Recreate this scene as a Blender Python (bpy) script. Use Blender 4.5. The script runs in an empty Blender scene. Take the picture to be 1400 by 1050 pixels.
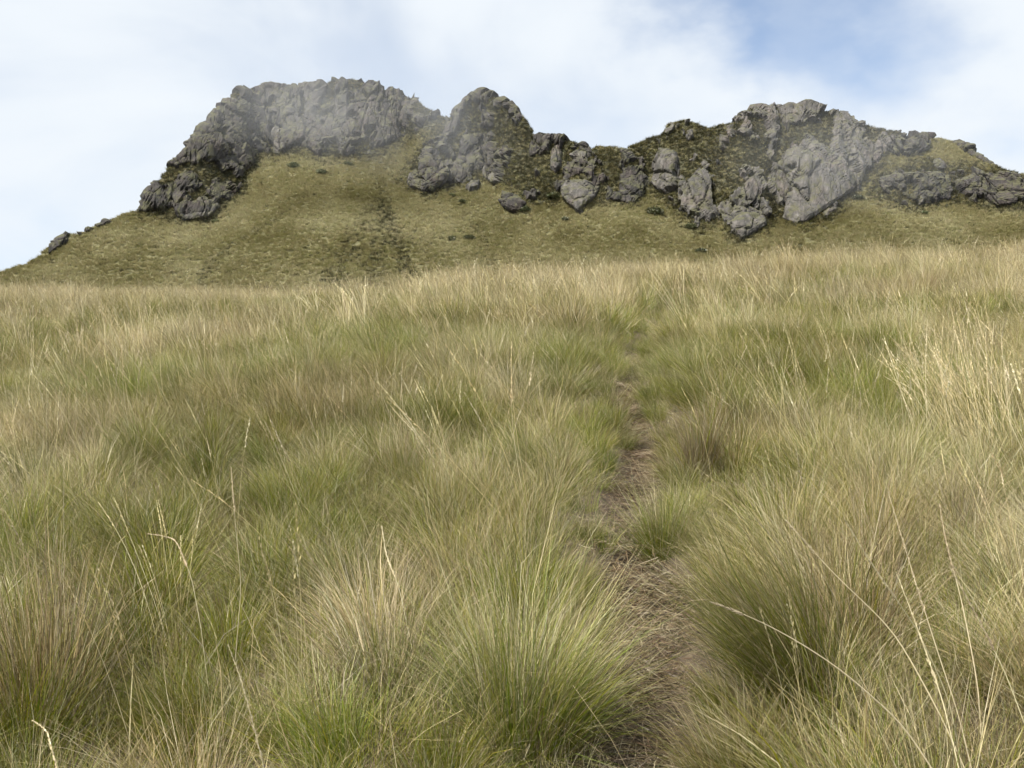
import bpy, math
import numpy as np
from mathutils import Vector, Matrix, Euler
R = math.radians
rng = np.random.default_rng(7)
sc = bpy.context.scene
COL = sc.collection

# ------------------------------------------------------------------ camera
PITCH = R(3.0)
cam = bpy.data.cameras.new('camera')
cam.sensor_width = 36.0
cam.lens = 36.0
cam.clip_start = 0.05
cam.clip_end = 5000
camo = bpy.data.objects.new('camera', cam)
camo.location = (0, 0, 0)
camo.rotation_euler = (R(90) + PITCH, 0, 0)
COL.objects.link(camo)
sc.camera = camo

# ------------------------------------------------------------------ sky, sun, exposure
SUN_EL, SUN_AZ = R(50), R(222)          # azimuth clockwise from +Y: behind the camera's left shoulder
sun_dir = Vector((math.sin(SUN_AZ) * math.cos(SUN_EL), math.cos(SUN_AZ) * math.cos(SUN_EL), math.sin(SUN_EL)))
sl = bpy.data.lights.new('sun', 'SUN')
sl.energy = 5.0
sl.angle = R(0.6)
sl.color = (1.0, 0.945, 0.85)
so = bpy.data.objects.new('sun', sl)
so.rotation_euler = (-sun_dir).to_track_quat('-Z', 'Y').to_euler()
so.location = (0, -30, 60)
COL.objects.link(so)

w = bpy.data.worlds.new('World')
sc.world = w
w.use_nodes = True
nt = w.node_tree
nt.nodes.clear()
N = nt.nodes.new
L = nt.links.new
out = N('ShaderNodeOutputWorld')
bg = N('ShaderNodeBackground')
bg.inputs['Strength'].default_value = 0.065
L(bg.outputs[0], out.inputs[0])
sky = N('ShaderNodeTexSky')
sky.sky_type = 'NISHITA'
sky.sun_disc = False
sky.sun_elevation = SUN_EL
sky.sun_rotation = SUN_AZ
sky.altitude = 1500
sky.air_density = 1.1
sky.dust_density = 0.3
tc = N('ShaderNodeTexCoord')
mp = N('ShaderNodeMapping')
mp.inputs['Scale'].default_value = (1.0, 1.0, 1.7)
mp.inputs['Location'].default_value = (0.35, 0.1, 0.2)
L(tc.outputs['Generated'], mp.inputs['Vector'])
n1 = N('ShaderNodeTexNoise')
n1.inputs['Scale'].default_value = 2.6
n1.inputs['Detail'].default_value = 7
n1.inputs['Roughness'].default_value = 0.5
n1.inputs['Distortion'].default_value = 0.4
L(mp.outputs[0], n1.inputs['Vector'])
mr = N('ShaderNodeMapRange')
mr.interpolation_type = 'SMOOTHSTEP'
mr.inputs['From Min'].default_value = 0.34
mr.inputs['From Max'].default_value = 0.60
mr.inputs['To Min'].default_value = 0.58
mr.inputs['To Max'].default_value = 1.0
L(n1.outputs['Fac'], mr.inputs['Value'])
def px_dir(x, y):
    u, v = (x - 700) / 1400, (525 - y) / 1400
    c, s = math.cos(PITCH), math.sin(PITCH)
    return Vector((u, c - v * s, s + v * c))
def hole(px, py, r_in, r_out):
    d0 = px_dir(px, py).normalized()
    nz = N('ShaderNodeVectorMath'); nz.operation = 'ADD'
    wn = N('ShaderNodeVectorMath'); wn.operation = 'SCALE'; wn.inputs['Scale'].default_value = 0.42
    sub = N('ShaderNodeVectorMath'); sub.operation = 'SUBTRACT'; sub.inputs[1].default_value = (0.5, 0.5, 0.5)
    L(n2.outputs['Color'], sub.inputs[0]); L(sub.outputs[0], wn.inputs[0])
    L(tc.outputs['Generated'], nz.inputs[0]); L(wn.outputs[0], nz.inputs[1])
    di = N('ShaderNodeVectorMath'); di.operation = 'DISTANCE'; di.inputs[1].default_value = d0
    L(nz.outputs[0], di.inputs[0])
    m = N('ShaderNodeMapRange'); m.interpolation_type = 'SMOOTHSTEP'
    m.inputs['From Min'].default_value = r_in; m.inputs['From Max'].default_value = r_out
    m.inputs['To Min'].default_value = 0.22; m.inputs['To Max'].default_value = 1
    L(di.outputs['Value'], m.inputs['Value'])
    return m
n2 = N('ShaderNodeTexNoise')
n2.inputs['Scale'].default_value = 5.0
n2.inputs['Detail'].default_value = 6
L(mp.outputs[0], n2.inputs['Vector'])
cov = mr.outputs[0]
for h in ((1190, 40, 0.0, 0.165), (1000, 15, 0.0, 0.11)):
    m = hole(*h)
    mul = N('ShaderNodeMath'); mul.operation = 'MULTIPLY'
    L(cov, mul.inputs[0]); L(m.outputs[0], mul.inputs[1])
    cov = mul.outputs[0]
mix = N('ShaderNodeMix'); mix.data_type = 'RGBA'
L(cov, mix.inputs['Factor'])
sk = N('ShaderNodeVectorMath'); sk.operation = 'SCALE'; sk.inputs['Scale'].default_value = 1.7
L(sky.outputs[0], sk.inputs[0]); L(sk.outputs[0], mix.inputs['A'])
mix.inputs['B'].default_value = (8.6, 9.15, 9.7, 1)
L(mix.outputs['Result'], bg.inputs['Color'])

sc.view_settings.view_transform = 'Standard'
sc.view_settings.look = 'None'
sc.view_settings.gamma = 1
sc.view_settings.use_curve_mapping = False
sc.view_settings.exposure = 0.67
sc.cycles.max_bounces = 5
sc.cycles.diffuse_bounces = 2
sc.cycles.glossy_bounces = 1
sc.cycles.transmission_bounces = 3
sc.cycles.transparent_max_bounces = 16
sc.cycles.volume_bounces = 1
sc.cycles.use_adaptive_sampling = True
sc.cycles.adaptive_threshold = 0.035
sc.cycles.use_denoising = True
sc.cycles.denoiser = 'OPENIMAGEDENOISE'
sc.cycles.denoising_input_passes = 'RGB_ALBEDO_NORMAL'
sc.cycles.denoising_prefilter = 'ACCURATE'
sc.cycles.caustics_reflective = False
sc.cycles.caustics_refractive = False

# ------------------------------------------------------------------ noise helpers (numpy)
def _h(ix, iy, iz, seed):
    ix = ix.astype(np.int64).astype(np.uint64); iy = iy.astype(np.int64).astype(np.uint64); iz = iz.astype(np.int64).astype(np.uint64)
    with np.errstate(over='ignore'):
        h = ix * np.uint64(73856093) ^ iy * np.uint64(19349663) ^ iz * np.uint64(83492791) ^ np.uint64(seed * 2654435761 % (1 << 32))
        h = (h ^ (h >> np.uint64(13))) * np.uint64(0x9E3779B97F4A7C15)
        h = (h ^ (h >> np.uint64(29))) * np.uint64(0xBF58476D1CE4E5B9)
        h = h ^ (h >> np.uint64(32))
    return h
def rnd(h, k):
    with np.errstate(over='ignore'):
        g = (h + np.uint64(k) * np.uint64(0x632BE59BD9B4E019)) * np.uint64(0x94D049BB133111EB)
        g = g ^ (g >> np.uint64(31))
    return (g >> np.uint64(11)).astype(np.float64) / float(1 << 53)
def perlin(x, y, z=None, seed=0):
    x = np.asarray(x, float); y = np.asarray(y, float)
    z = np.zeros_like(x) if z is None else np.asarray(z, float)
    ix, iy, iz = np.floor(x), np.floor(y), np.floor(z)
    fx, fy, fz = x - ix, y - iy, z - iz
    f = lambda t: t * t * t * (t * (t * 6 - 15) + 10)
    ux, uy, uz = f(fx), f(fy), f(fz)
    res = 0
    for dx in (0, 1):
        for dy in (0, 1):
            for dz in (0, 1):
                h = _h(ix + dx, iy + dy, iz + dz, seed)
                gx, gy, gz = rnd(h, 1) * 2 - 1, rnd(h, 2) * 2 - 1, rnd(h, 3) * 2 - 1
                wgt = (ux if dx else 1 - ux) * (uy if dy else 1 - uy) * (uz if dz else 1 - uz)
                res = res + wgt * (gx * (fx - dx) + gy * (fy - dy) + gz * (fz - dz))
    return res * 1.5
def fbm(x, y, z=None, oct=4, seed=0, gain=0.5):
    r, a = 0, 1.0
    for o in range(oct):
        r = r + a * perlin(x * 2 ** o, y * 2 ** o, None if z is None else z * 2 ** o, seed + o * 17)
        a *= gain
    return r
def facets(x, y, z, seed=0, tilt=0.9):
    """blocky rock: nearest random cell, each cell a tilted plane of its own height"""
    ix, iy, iz = np.floor(x), np.floor(y), np.floor(z)
    best = np.full(x.shape, 1e9); second = np.full(x.shape, 1e9); val = np.zeros(x.shape)
    for dx in (-1, 0, 1):
        for dy in (-1, 0, 1):
            for dz in (-1, 0, 1):
                h = _h(ix + dx, iy + dy, iz + dz, seed)
                cx, cy, cz = ix + dx + rnd(h, 1), iy + dy + rnd(h, 2), iz + dz + rnd(h, 3)
                d = (x - cx) ** 2 + (y - cy) ** 2 + (z - cz) ** 2
                v = (rnd(h, 4) - 0.5) + tilt * ((rnd(h, 5) - .5) * (x - cx) + (rnd(h, 6) - .5) * (y - cy) + (rnd(h, 7) - .5) * .5 * (z - cz))
                c = d < best
                second = np.where(c, best, np.minimum(second, d))
                val = np.where(c, v, val); best = np.where(c, d, best)
    return val, np.sqrt(second) - np.sqrt(best)

def blocks(x, y, z, seed=0, k=1.5):
    """upper envelope of randomly turned, flat-faced blocks: planar faces that meet in sharp edges"""
    ix, iy, iz = np.floor(x), np.floor(y), np.floor(z)
    best = np.full(x.shape, -9.0); second = best.copy()
    for dx in (-1, 0, 1):
        for dy in (-1, 0, 1):
            for dz in (-1, 0, 1):
                h = _h(ix + dx, iy + dy, iz + dz, seed)
                ax_, ay_, az_ = x - ix - dx - rnd(h, 1), y - iy - dy - rnd(h, 2), z - iz - dz - rnd(h, 3)
                th = (rnd(h, 4) - .5) * 1.5; c, s_ = np.cos(th), np.sin(th)
                a, b = c * ax_ + s_ * az_, -s_ * ax_ + c * az_
                q = np.maximum(np.maximum(np.abs(a) * (.9 + .7 * rnd(h, 8)), np.abs(b) * (.8 + .5 * rnd(h, 9))), np.abs(ay_))
                v = np.minimum(.25 + .4 * rnd(h, 5) + (rnd(h, 6) - .5) * .9 * a + (rnd(h, 7) - .5) * .5 * b, .95 + .3 * rnd(h, 10) - k * q)
                c_ = v > best
                second = np.where(c_, best, np.maximum(second, v)); best = np.where(c_, v, best)
    return best - .3, best - second

# ------------------------------------------------------------------ mesh / object helpers
def mesh_np(name, verts, quads=None, tris=None, smooth=False):
    me = bpy.data.meshes.new(name)
    verts = np.asarray(verts, np.float32).reshape(-1, 3)
    loops, starts, n = [], [], 0
    if quads is not None and len(quads):
        q = np.asarray(quads, np.int32); loops.append(q.ravel()); starts.append(np.arange(len(q)) * 4); n = q.size
    if tris is not None and len(tris):
        t = np.asarray(tris, np.int32); loops.append(t.ravel()); starts.append(n + np.arange(len(t)) * 3)
    me.vertices.add(len(verts)); me.vertices.foreach_set('co', verts.ravel())
    if loops:
        lp = np.concatenate(loops).astype(np.int32); st = np.concatenate(starts).astype(np.int32)
        me.loops.add(len(lp)); me.loops.foreach_set('vertex_index', lp)
        me.polygons.add(len(st)); me.polygons.foreach_set('loop_start', st)
        me.polygons.foreach_set('use_smooth', np.full(len(st), smooth))
    me.update(calc_edges=True)
    return me
def add_attr(me, name, data, typ='FLOAT'):
    a = me.attributes.new(name, typ, 'POINT')
    key = {'FLOAT': 'value', 'INT': 'value', 'FLOAT_VECTOR': 'vector', 'FLOAT_COLOR': 'color'}[typ]
    a.data.foreach_set(key, np.asarray(data, np.int32 if typ == 'INT' else np.float32).ravel())
def obj(name, me, mat=None, parent=None, link=True, **props):
    o = bpy.data.objects.new(name, me)
    if mat is not None and me is not None and not me.materials:
        me.materials.append(mat)
    if link: COL.objects.link(o)
    if parent: o.parent = parent
    for k, v in props.items(): o[k] = v
    return o

# ------------------------------------------------------------------ materials
def new_mat(name):
    m = bpy.data.materials.new(name); m.use_nodes = True
    t = m.node_tree; t.nodes.clear()
    return m, t, t.nodes.new, t.links.new
def ramp(node, stops):
    cr = node.color_ramp
    while len(cr.elements) < len(stops): cr.elements.new(0.5)
    for e, (p, c) in zip(cr.elements, stops): e.position = p; e.color = (*c, 1)

def grass_mat(name, transl=0.24, gloss=0.04, patch=0.55, lo=0.6, hi=1.24):
    m, t, N, L = new_mat(name)
    o = N('ShaderNodeOutputMaterial')
    at = N('ShaderNodeAttribute'); at.attribute_name = 'bcol'
    oi = N('ShaderNodeObjectInfo')
    geo = N('ShaderNodeNewGeometry')
    nz = N('ShaderNodeTexNoise'); nz.inputs['Scale'].default_value = patch; nz.inputs['Detail'].default_value = 3
    L(geo.outputs['Position'], nz.inputs['Vector'])
    hs = N('ShaderNodeHueSaturation')
    a = N('ShaderNodeMapRange'); a.inputs['To Min'].default_value = 0.485; a.inputs['To Max'].default_value = 0.512
    L(oi.outputs['Random'], a.inputs['Value']); L(a.outputs[0], hs.inputs['Hue'])
    b = N('ShaderNodeMapRange'); b.inputs['From Min'].default_value = 0.3; b.inputs['From Max'].default_value = 0.7
    b.inputs['To Min'].default_value = 0.56; b.inputs['To Max'].default_value = 1.18
    L(nz.outputs['Fac'], b.inputs['Value'])
    rv = N('ShaderNodeMath'); rv.operation = 'MULTIPLY_ADD'; rv.inputs[1].default_value = 7.31; rv.inputs[2].default_value = 0.17
    fr = N('ShaderNodeMath'); fr.operation = 'FRACT'
    L(oi.outputs['Random'], rv.inputs[0]); L(rv.outputs[0], fr.inputs[0])
    b2 = N('ShaderNodeMapRange'); b2.inputs['To Min'].default_value = lo; b2.inputs['To Max'].default_value = hi
    L(fr.outputs[0], b2.inputs['Value'])
    bm = N('ShaderNodeMath'); bm.operation = 'MULTIPLY'; L(b.outputs[0], bm.inputs[0]); L(b2.outputs[0], bm.inputs[1])
    L(bm.outputs[0], hs.inputs['Value'])
    c = N('ShaderNodeMapRange'); c.inputs['From Min'].default_value = 0.3; c.inputs['From Max'].default_value = 0.7
    c.inputs['To Min'].default_value = 1.32; c.inputs['To Max'].default_value = 0.97
    L(nz.outputs['Fac'], c.inputs['Value']); L(c.outputs[0], hs.inputs['Saturation'])
    L(at.outputs['Color'], hs.inputs['Color'])
    d = N('ShaderNodeBsdfDiffuse'); tr = N('ShaderNodeBsdfTranslucent'); g = N('ShaderNodeBsdfGlossy')
    g.inputs['Roughness'].default_value = 0.45
    for s in (d, tr): L(hs.outputs[0], s.inputs['Color'])
    g.inputs['Color'].default_value = (0.9, 0.9, 0.85, 1)
    m1 = N('ShaderNodeMixShader'); m1.inputs[0].default_value = transl
    L(d.outputs[0], m1.inputs[1]); L(tr.outputs[0], m1.inputs[2])
    m2 = N('ShaderNodeMixShader'); m2.inputs[0].default_value = gloss
    L(m1.outputs[0], m2.inputs[1]); L(g.outputs[0], m2.inputs[2])
    L(m2.outputs[0], o.inputs['Surface'])
    return m
M_GRASS = grass_mat('grass_blades')
M_STALK = grass_mat('straw_stalks', 0.2, 0.06)
M_LITTER = grass_mat('dead_grass_litter', 0.1, 0.03, 2.0)
M_TUFT = grass_mat('slope_tuft_blades', 0.3, 0.03, 0.06, 0.85, 1.12)
M_SHRUB = grass_mat('shrub_leaves', 0.2, 0.05, 0.3)

def ground_mat():
    m, t, N, L = new_mat('soil_and_dead_grass')
    o = N('ShaderNodeOutputMaterial'); b = N('ShaderNodeBsdfPrincipled')
    b.inputs['Roughness'].default_value = 0.95
    geo = N('ShaderNodeNewGeometry')
    n = N('ShaderNodeTexNoise'); n.inputs['Scale'].default_value = 14; n.inputs['Detail'].default_value = 8
    n.inputs['Roughness'].default_value = 0.7
    L(geo.outputs['Position'], n.inputs['Vector'])
    r = N('ShaderNodeValToRGB')
    ramp(r, [(0.3, (0.03, 0.021, 0.013)), (0.5, (0.075, 0.053, 0.034)), (0.7, (0.16, 0.122, 0.078))])
    L(n.outputs['Fac'], r.inputs[0]); L(r.outputs[0], b.inputs['Base Color'])
    bp = N('ShaderNodeBump'); bp.inputs['Strength'].default_value = 0.8; bp.inputs['Distance'].default_value = 0.03
    L(n.outputs['Fac'], bp.inputs['Height']); L(bp.outputs[0], b.inputs['Normal'])
    L(b.outputs[0], o.inputs[0])
    return m
M_GROUND = ground_mat()

def hill_mat():
    m, t, N, L = new_mat('hillside_turf')
    o = N('ShaderNodeOutputMaterial'); b = N('ShaderNodeBsdfPrincipled')
    b.inputs['Roughness'].default_value = 0.95
    geo = N('ShaderNodeNewGeometry')
    n = N('ShaderNodeTexNoise'); n.inputs['Scale'].default_value = 0.9; n.inputs['Detail'].default_value = 9
    n.inputs['Roughness'].default_value = 0.75
    L(geo.outputs['Position'], n.inputs['Vector'])
    r = N('ShaderNodeValToRGB')
    ramp(r, [(0.3, (0.08, 0.078, 0.036)), (0.5, (0.12, 0.112, 0.052)), (0.68, (0.17, 0.155, 0.078))])
    L(n.outputs['Fac'], r.inputs[0])
    r2 = N('ShaderNodeValToRGB')
    ramp(r2, [(0.3, (0.025, 0.03, 0.014)), (0.5, (0.06, 0.058, 0.03)), (0.7, (0.12, 0.105, 0.055))])
    L(n.outputs['Fac'], r2.inputs[0])
    at = N('ShaderNodeAttribute'); at.attribute_name = 'heath'
    mx = N('ShaderNodeMix'); mx.data_type = 'RGBA'
    L(at.outputs['Fac'], mx.inputs['Factor']); L(r.outputs[0], mx.inputs['A']); L(r2.outputs[0], mx.inputs['B'])
    L(mx.outputs['Result'], b.inputs['Base Color'])
    bp = N('ShaderNodeBump'); bp.inputs['Strength'].default_value = 1; bp.inputs['Distance'].default_value = 0.15
    L(n.outputs['Fac'], bp.inputs['Height']); L(bp.outputs[0], b.inputs['Normal'])
    L(b.outputs[0], o.inputs[0])
    return m
M_HILL = hill_mat()

def rock_mat(name, tone=1.0, warm=0.0):
    m, t, N, L = new_mat(name)
    o = N('ShaderNodeOutputMaterial'); b = N('ShaderNodeBsdfPrincipled')
    b.inputs['Roughness'].default_value = 0.9
    geo = N('ShaderNodeNewGeometry')
    mp = N('ShaderNodeMapping'); mp.inputs['Scale'].default_value = (1, 1, 0.45)
    L(geo.outputs['Position'], mp.inputs['Vector'])
    n = N('ShaderNodeTexNoise'); n.inputs['Scale'].default_value = 0.6; n.inputs['Detail'].default_value = 9
    n.inputs['Roughness'].default_value = 0.68
    L(mp.outputs[0], n.inputs['Vector'])
    r = N('ShaderNodeValToRGB')
    k = tone
    ramp(r, [(0.28, (0.058 * k, 0.054 * k, 0.046 * k)), (0.42, (0.155 * k, 0.147 * k, 0.132 * k)),
             (0.56, ((0.25 + warm * .03) * k, 0.235 * k, 0.214 * k)), (0.74, (0.40 * k, 0.38 * k, 0.35 * k))])
    L(n.outputs['Fac'], r.inputs[0])
    # pinkish weathered patches
    n3 = N('ShaderNodeTexNoise'); n3.inputs['Scale'].default_value = 0.16; n3.inputs['Detail'].default_value = 4
    L(geo.outputs['Position'], n3.inputs['Vector'])
    q = N('ShaderNodeMapRange'); q.inputs['From Min'].default_value = 0.52; q.inputs['From Max'].default_value = 0.68
    q.inputs['To Max'].default_value = 0.6
    L(n3.outputs['Fac'], q.inputs['Value'])
    mx = N('ShaderNodeMix'); mx.data_type = 'RGBA'; mx.blend_type = 'MULTIPLY'
    mx.inputs['B'].default_value = (1.18, 0.98, 0.93, 1)
    L(q.outputs[0], mx.inputs['Factor']); L(r.outputs[0], mx.inputs['A'])
    # upright weathering streaks
    ms = N('ShaderNodeMapping'); ms.inputs['Scale'].default_value = (1, 1, 0.16)
    L(geo.outputs['Position'], ms.inputs['Vector'])
    ns = N('ShaderNodeTexNoise'); ns.inputs['Scale'].default_value = 0.9; ns.inputs['Detail'].default_value = 6; ns.inputs['Roughness'].default_value = .65
    L(ms.outputs[0], ns.inputs['Vector'])
    qs = N('ShaderNodeMapRange'); qs.inputs['From Min'].default_value = .35; qs.inputs['From Max'].default_value = .65
    qs.inputs['To Min'].default_value = .55; qs.inputs['To Max'].default_value = 1.3
    L(ns.outputs['Fac'], qs.inputs['Value'])
    mxs = N('ShaderNodeVectorMath'); mxs.operation = 'SCALE'
    L(mx.outputs['Result'], mxs.inputs[0]); L(qs.outputs[0], mxs.inputs['Scale'])
    # dark moss and crevice growth
    n4 = N('ShaderNodeTexNoise'); n4.inputs['Scale'].default_value = 0.55; n4.inputs['Detail'].default_value = 7
    n4.inputs['Roughness'].default_value = 0.7
    L(geo.outputs['Position'], n4.inputs['Vector'])
    q2 = N('ShaderNodeMapRange'); q2.inputs['From Min'].default_value = 0.5; q2.inputs['From Max'].default_value = 0.6
    q2.inputs['To Max'].default_value = 0.75
    L(n4.outputs['Fac'], q2.inputs['Value'])
    mx2 = N('ShaderNodeMix'); mx2.data_type = 'RGBA'
    mx2.inputs['B'].default_value = (0.082, 0.080, 0.038, 1)
    # moss and turf settle on the ledges
    sx = N('ShaderNodeSeparateXYZ'); L(geo.outputs['Normal'], sx.inputs[0])
    ql = N('ShaderNodeMapRange'); ql.interpolation_type = 'SMOOTHSTEP'
    ql.inputs['From Min'].default_value = .62; ql.inputs['From Max'].default_value = .86; ql.inputs['To Max'].default_value = .9
    L(sx.outputs['Z'], ql.inputs['Value'])
    qm = N('ShaderNodeMath'); qm.operation = 'MAXIMUM'; L(q2.outputs[0], qm.inputs[0]); L(ql.outputs[0], qm.inputs[1])
    L(qm.outputs[0], mx2.inputs['Factor']); L(mxs.outputs[0], mx2.inputs['A'])
    L(mx2.outputs['Result'], b.inputs['Base Color'])
    v = N('ShaderNodeTexVoronoi'); v.feature = 'DISTANCE_TO_EDGE'; v.inputs['Scale'].default_value = 0.8
    L(mp.outputs[0], v.inputs['Vector'])
    vm = N('ShaderNodeMath'); vm.operation = 'MINIMUM'; vm.inputs[1].default_value = 0.07
    L(v.outputs['Distance'], vm.inputs[0])
    ad = N('ShaderNodeMath'); ad.operation = 'MULTIPLY_ADD'; ad.inputs[1].default_value = 4.0
    L(vm.outputs[0], ad.inputs[0]); L(n.outputs['Fac'], ad.inputs[2])
    bp = N('ShaderNodeBump'); bp.inputs['Strength'].default_value = 1; bp.inputs['Distance'].default_value = 0.3
    L(ad.outputs[0], bp.inputs['Height']); L(bp.outputs[0], b.inputs['Normal'])
    L(b.outputs[0], o.inputs[0])
    return m
M_ROCK = rock_mat('grey_andesite', 0.41, 0.3)
M_ROCK_D = rock_mat('dark_mossy_andesite', 0.17, 0.8)

# ------------------------------------------------------------------ foreground terrain
EYE = 1.6
_ax = np.array([-.9, -.5, -.36, -.2, -.12, -.05, 0, .14, .22, .35, .5, .9])
_E = np.array([.138, .134, .131, .128, .132, .140, .145, .152, .155, .162, .171, .180])
_D = np.array([62, 60, 58, 52, 46, 41, 38, 38, 39, 42, 46, 52.])
TRAIL_PX = [(880, 1110), (885, 1050), (885, 950), (888, 880), (883, 800), (872, 745), (853, 705), (868, 660), (886, 610), (880, 570),
            (858, 540), (858, 510), (872, 470), (900, 430), (950, 398), (985, 372)]
def base_z(x, y):
    a = np.clip(x / np.sqrt(y * y + 225) * 1.065, -.9, .9)
    E = np.interp(a, _ax, _E); D = np.interp(a, _ax, _D)
    t = y / D
    k = np.where(t > 1, 3.0, 1.0)
    return y * E - EYE * (1 - t) ** 2 * k
def relief(x, y):
    r = 0.10 * fbm(x / 1.1, y / 1.1, oct=2, seed=3) + 0.22 * perlin(x / 4.5, y / 4.5, seed=5) + np.clip(y / 30, 0, 1) * 0.45 * perlin(x / 11, y / 11, seed=9)
    return r * np.clip(y / 3, 0.25, 1)
def px_ray(x, y):
    d = px_dir(x, y); return d.x / d.y, d.z / d.y
def hit(px, py):
    a, e = px_ray(px, py)
    ys = np.linspace(1.0, 60, 6000)
    zz = base_z(a * ys, ys)
    i = np.argmax(zz >= e * ys) if (zz >= e * ys).any() else np.argmin(e * ys - zz)
    return a * ys[i], ys[i]
TR = np.array([hit(*p) for p in TRAIL_PX])
TR = np.vstack([TR[0] + (TR[0] - TR[1]) * 12, TR])
# smooth and resample the trail
_s = np.r_[0, np.cumsum(np.hypot(*np.diff(TR, axis=0).T))]
_u = np.linspace(0, _s[-1], 400)
TRS = np.c_[np.interp(_u, _s, TR[:, 0]), np.interp(_u, _s, TR[:, 1])]
for _ in range(2):
    TRS[1:-1] = (TRS[:-2] + 2 * TRS[1:-1] + TRS[2:]) / 4
def trail_dist(x, y):
    x = np.asarray(x, float); y = np.asarray(y, float)
    sh = x.shape; x = x.ravel(); y = y.ravel()
    d = np.full(x.shape, 1e9); side = np.zeros(x.shape)
    near = (y < TRS[:, 1].max() + 3) & (np.abs(x) < 14)
    idx = np.nonzero(near)[0]
    for c in np.array_split(idx, max(1, len(idx) // 20000 + 1)):
        dx = x[c, None] - TRS[None, :, 0]; dy = y[c, None] - TRS[None, :, 1]
        q = dx * dx + dy * dy
        k = q.argmin(1)
        d[c] = np.sqrt(q[np.arange(len(c)), k]); side[c] = np.sign(dx[np.arange(len(c)), k])
    return d.reshape(sh), side.reshape(sh)
def ground_z(x, y, td=None):
    if td is None: td, _ = trail_dist(x, y)
    far_ = np.clip(np.asarray(y, float) - 8, 0, 14)
    g = np.exp(-(td / (0.20 + .018 * far_)) ** 2)
    soft = np.exp(-(td / 0.6) ** 2)
    return base_z(x, y) + relief(x, y) * (1 - 0.7 * soft) - (0.13 + .013 * far_) * g + 0.015 * g * perlin(x * 6, y * 6, seed=2)

# the sheet: fine near the camera, coarse to the valley
ys = np.concatenate([np.arange(-30, 1, 1.5), np.arange(1, 12, 0.06), np.geomspace(12, 135, 170)])
us = np.concatenate([-np.geomspace(130, 1.9, 60), np.linspace(-1.8, 1.8, 181), np.geomspace(1.9, 130, 60)])
wscale = np.clip(np.abs(ys), 6, 40) / 6 * 1.0
GX = us[None, :] * np.where(np.abs(us)[None, :] > 60, 1.0, wscale[:, None] * 1.6 * np.clip(1 - np.abs(us)[None, :] / 60, 0, 1) + np.abs(us)[None, :] / 60)
GY = np.repeat(ys[:, None], len(us), 1)
GZ = ground_z(GX, GY)
def grid_quads(nr, nc):
    i = np.arange(nr * nc).reshape(nr, nc)
    return np.stack([i[:-1, :-1], i[:-1, 1:], i[1:, 1:], i[1:, :-1]], -1).reshape(-1, 4)
gm = mesh_np('ground', np.stack([GX, GY, GZ], -1), grid_quads(*GX.shape), smooth=True)
obj('ground', gm, M_GROUND, kind='structure', label='brown soil under the tussock grass with a worn trail groove')

# ------------------------------------------------------------------ the mountain
SIL = np.array([(-170, 455), (-60, 402), (0, 372), (40, 360), (55, 350), (72, 335), (95, 320), (106, 322), (160, 297), (195, 285), (205, 262), (240, 219),
                (250, 212), (290, 166), (296, 152), (325, 127), (370, 121), (400, 123), (440, 118), (480, 110), (500, 117), (540, 128), (570, 139),
                (580, 150), (610, 163), (620, 158), (626, 150), (640, 138), (660, 130), (690, 140), (715, 160), (730, 185), (745, 188), (765, 191),
                (800, 200), (808, 207), (816, 201), (845, 202), (855, 204), (870, 198), (905, 183), (915, 170), (935, 166), (970, 176), (1000, 168),
                (1020, 156), (1030, 147), (1042, 150), (1051, 156), (1056, 143), (1068, 148), (1075, 157), (1080, 142), (1088, 146), (1095, 156), (1104, 143), (1122, 149), (1150, 160), (1175, 172), (1200, 178),
                (1225, 181), (1240, 188), (1260, 187), (1295, 192), (1320, 203), (1350, 221), (1370, 232), (1400, 238), (1480, 262), (1580, 300)], float)
PX = np.arange(-160, 1561, 1.6)
sil = np.interp(PX, SIL[:, 0], SIL[:, 1])
NR = 205
v = np.linspace(0, 1, NR)
PB = 452.0
XX = np.repeat(PX[None, :], NR, 0)
YY = PB + (sil[None, :] - PB) * v[:, None]
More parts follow.
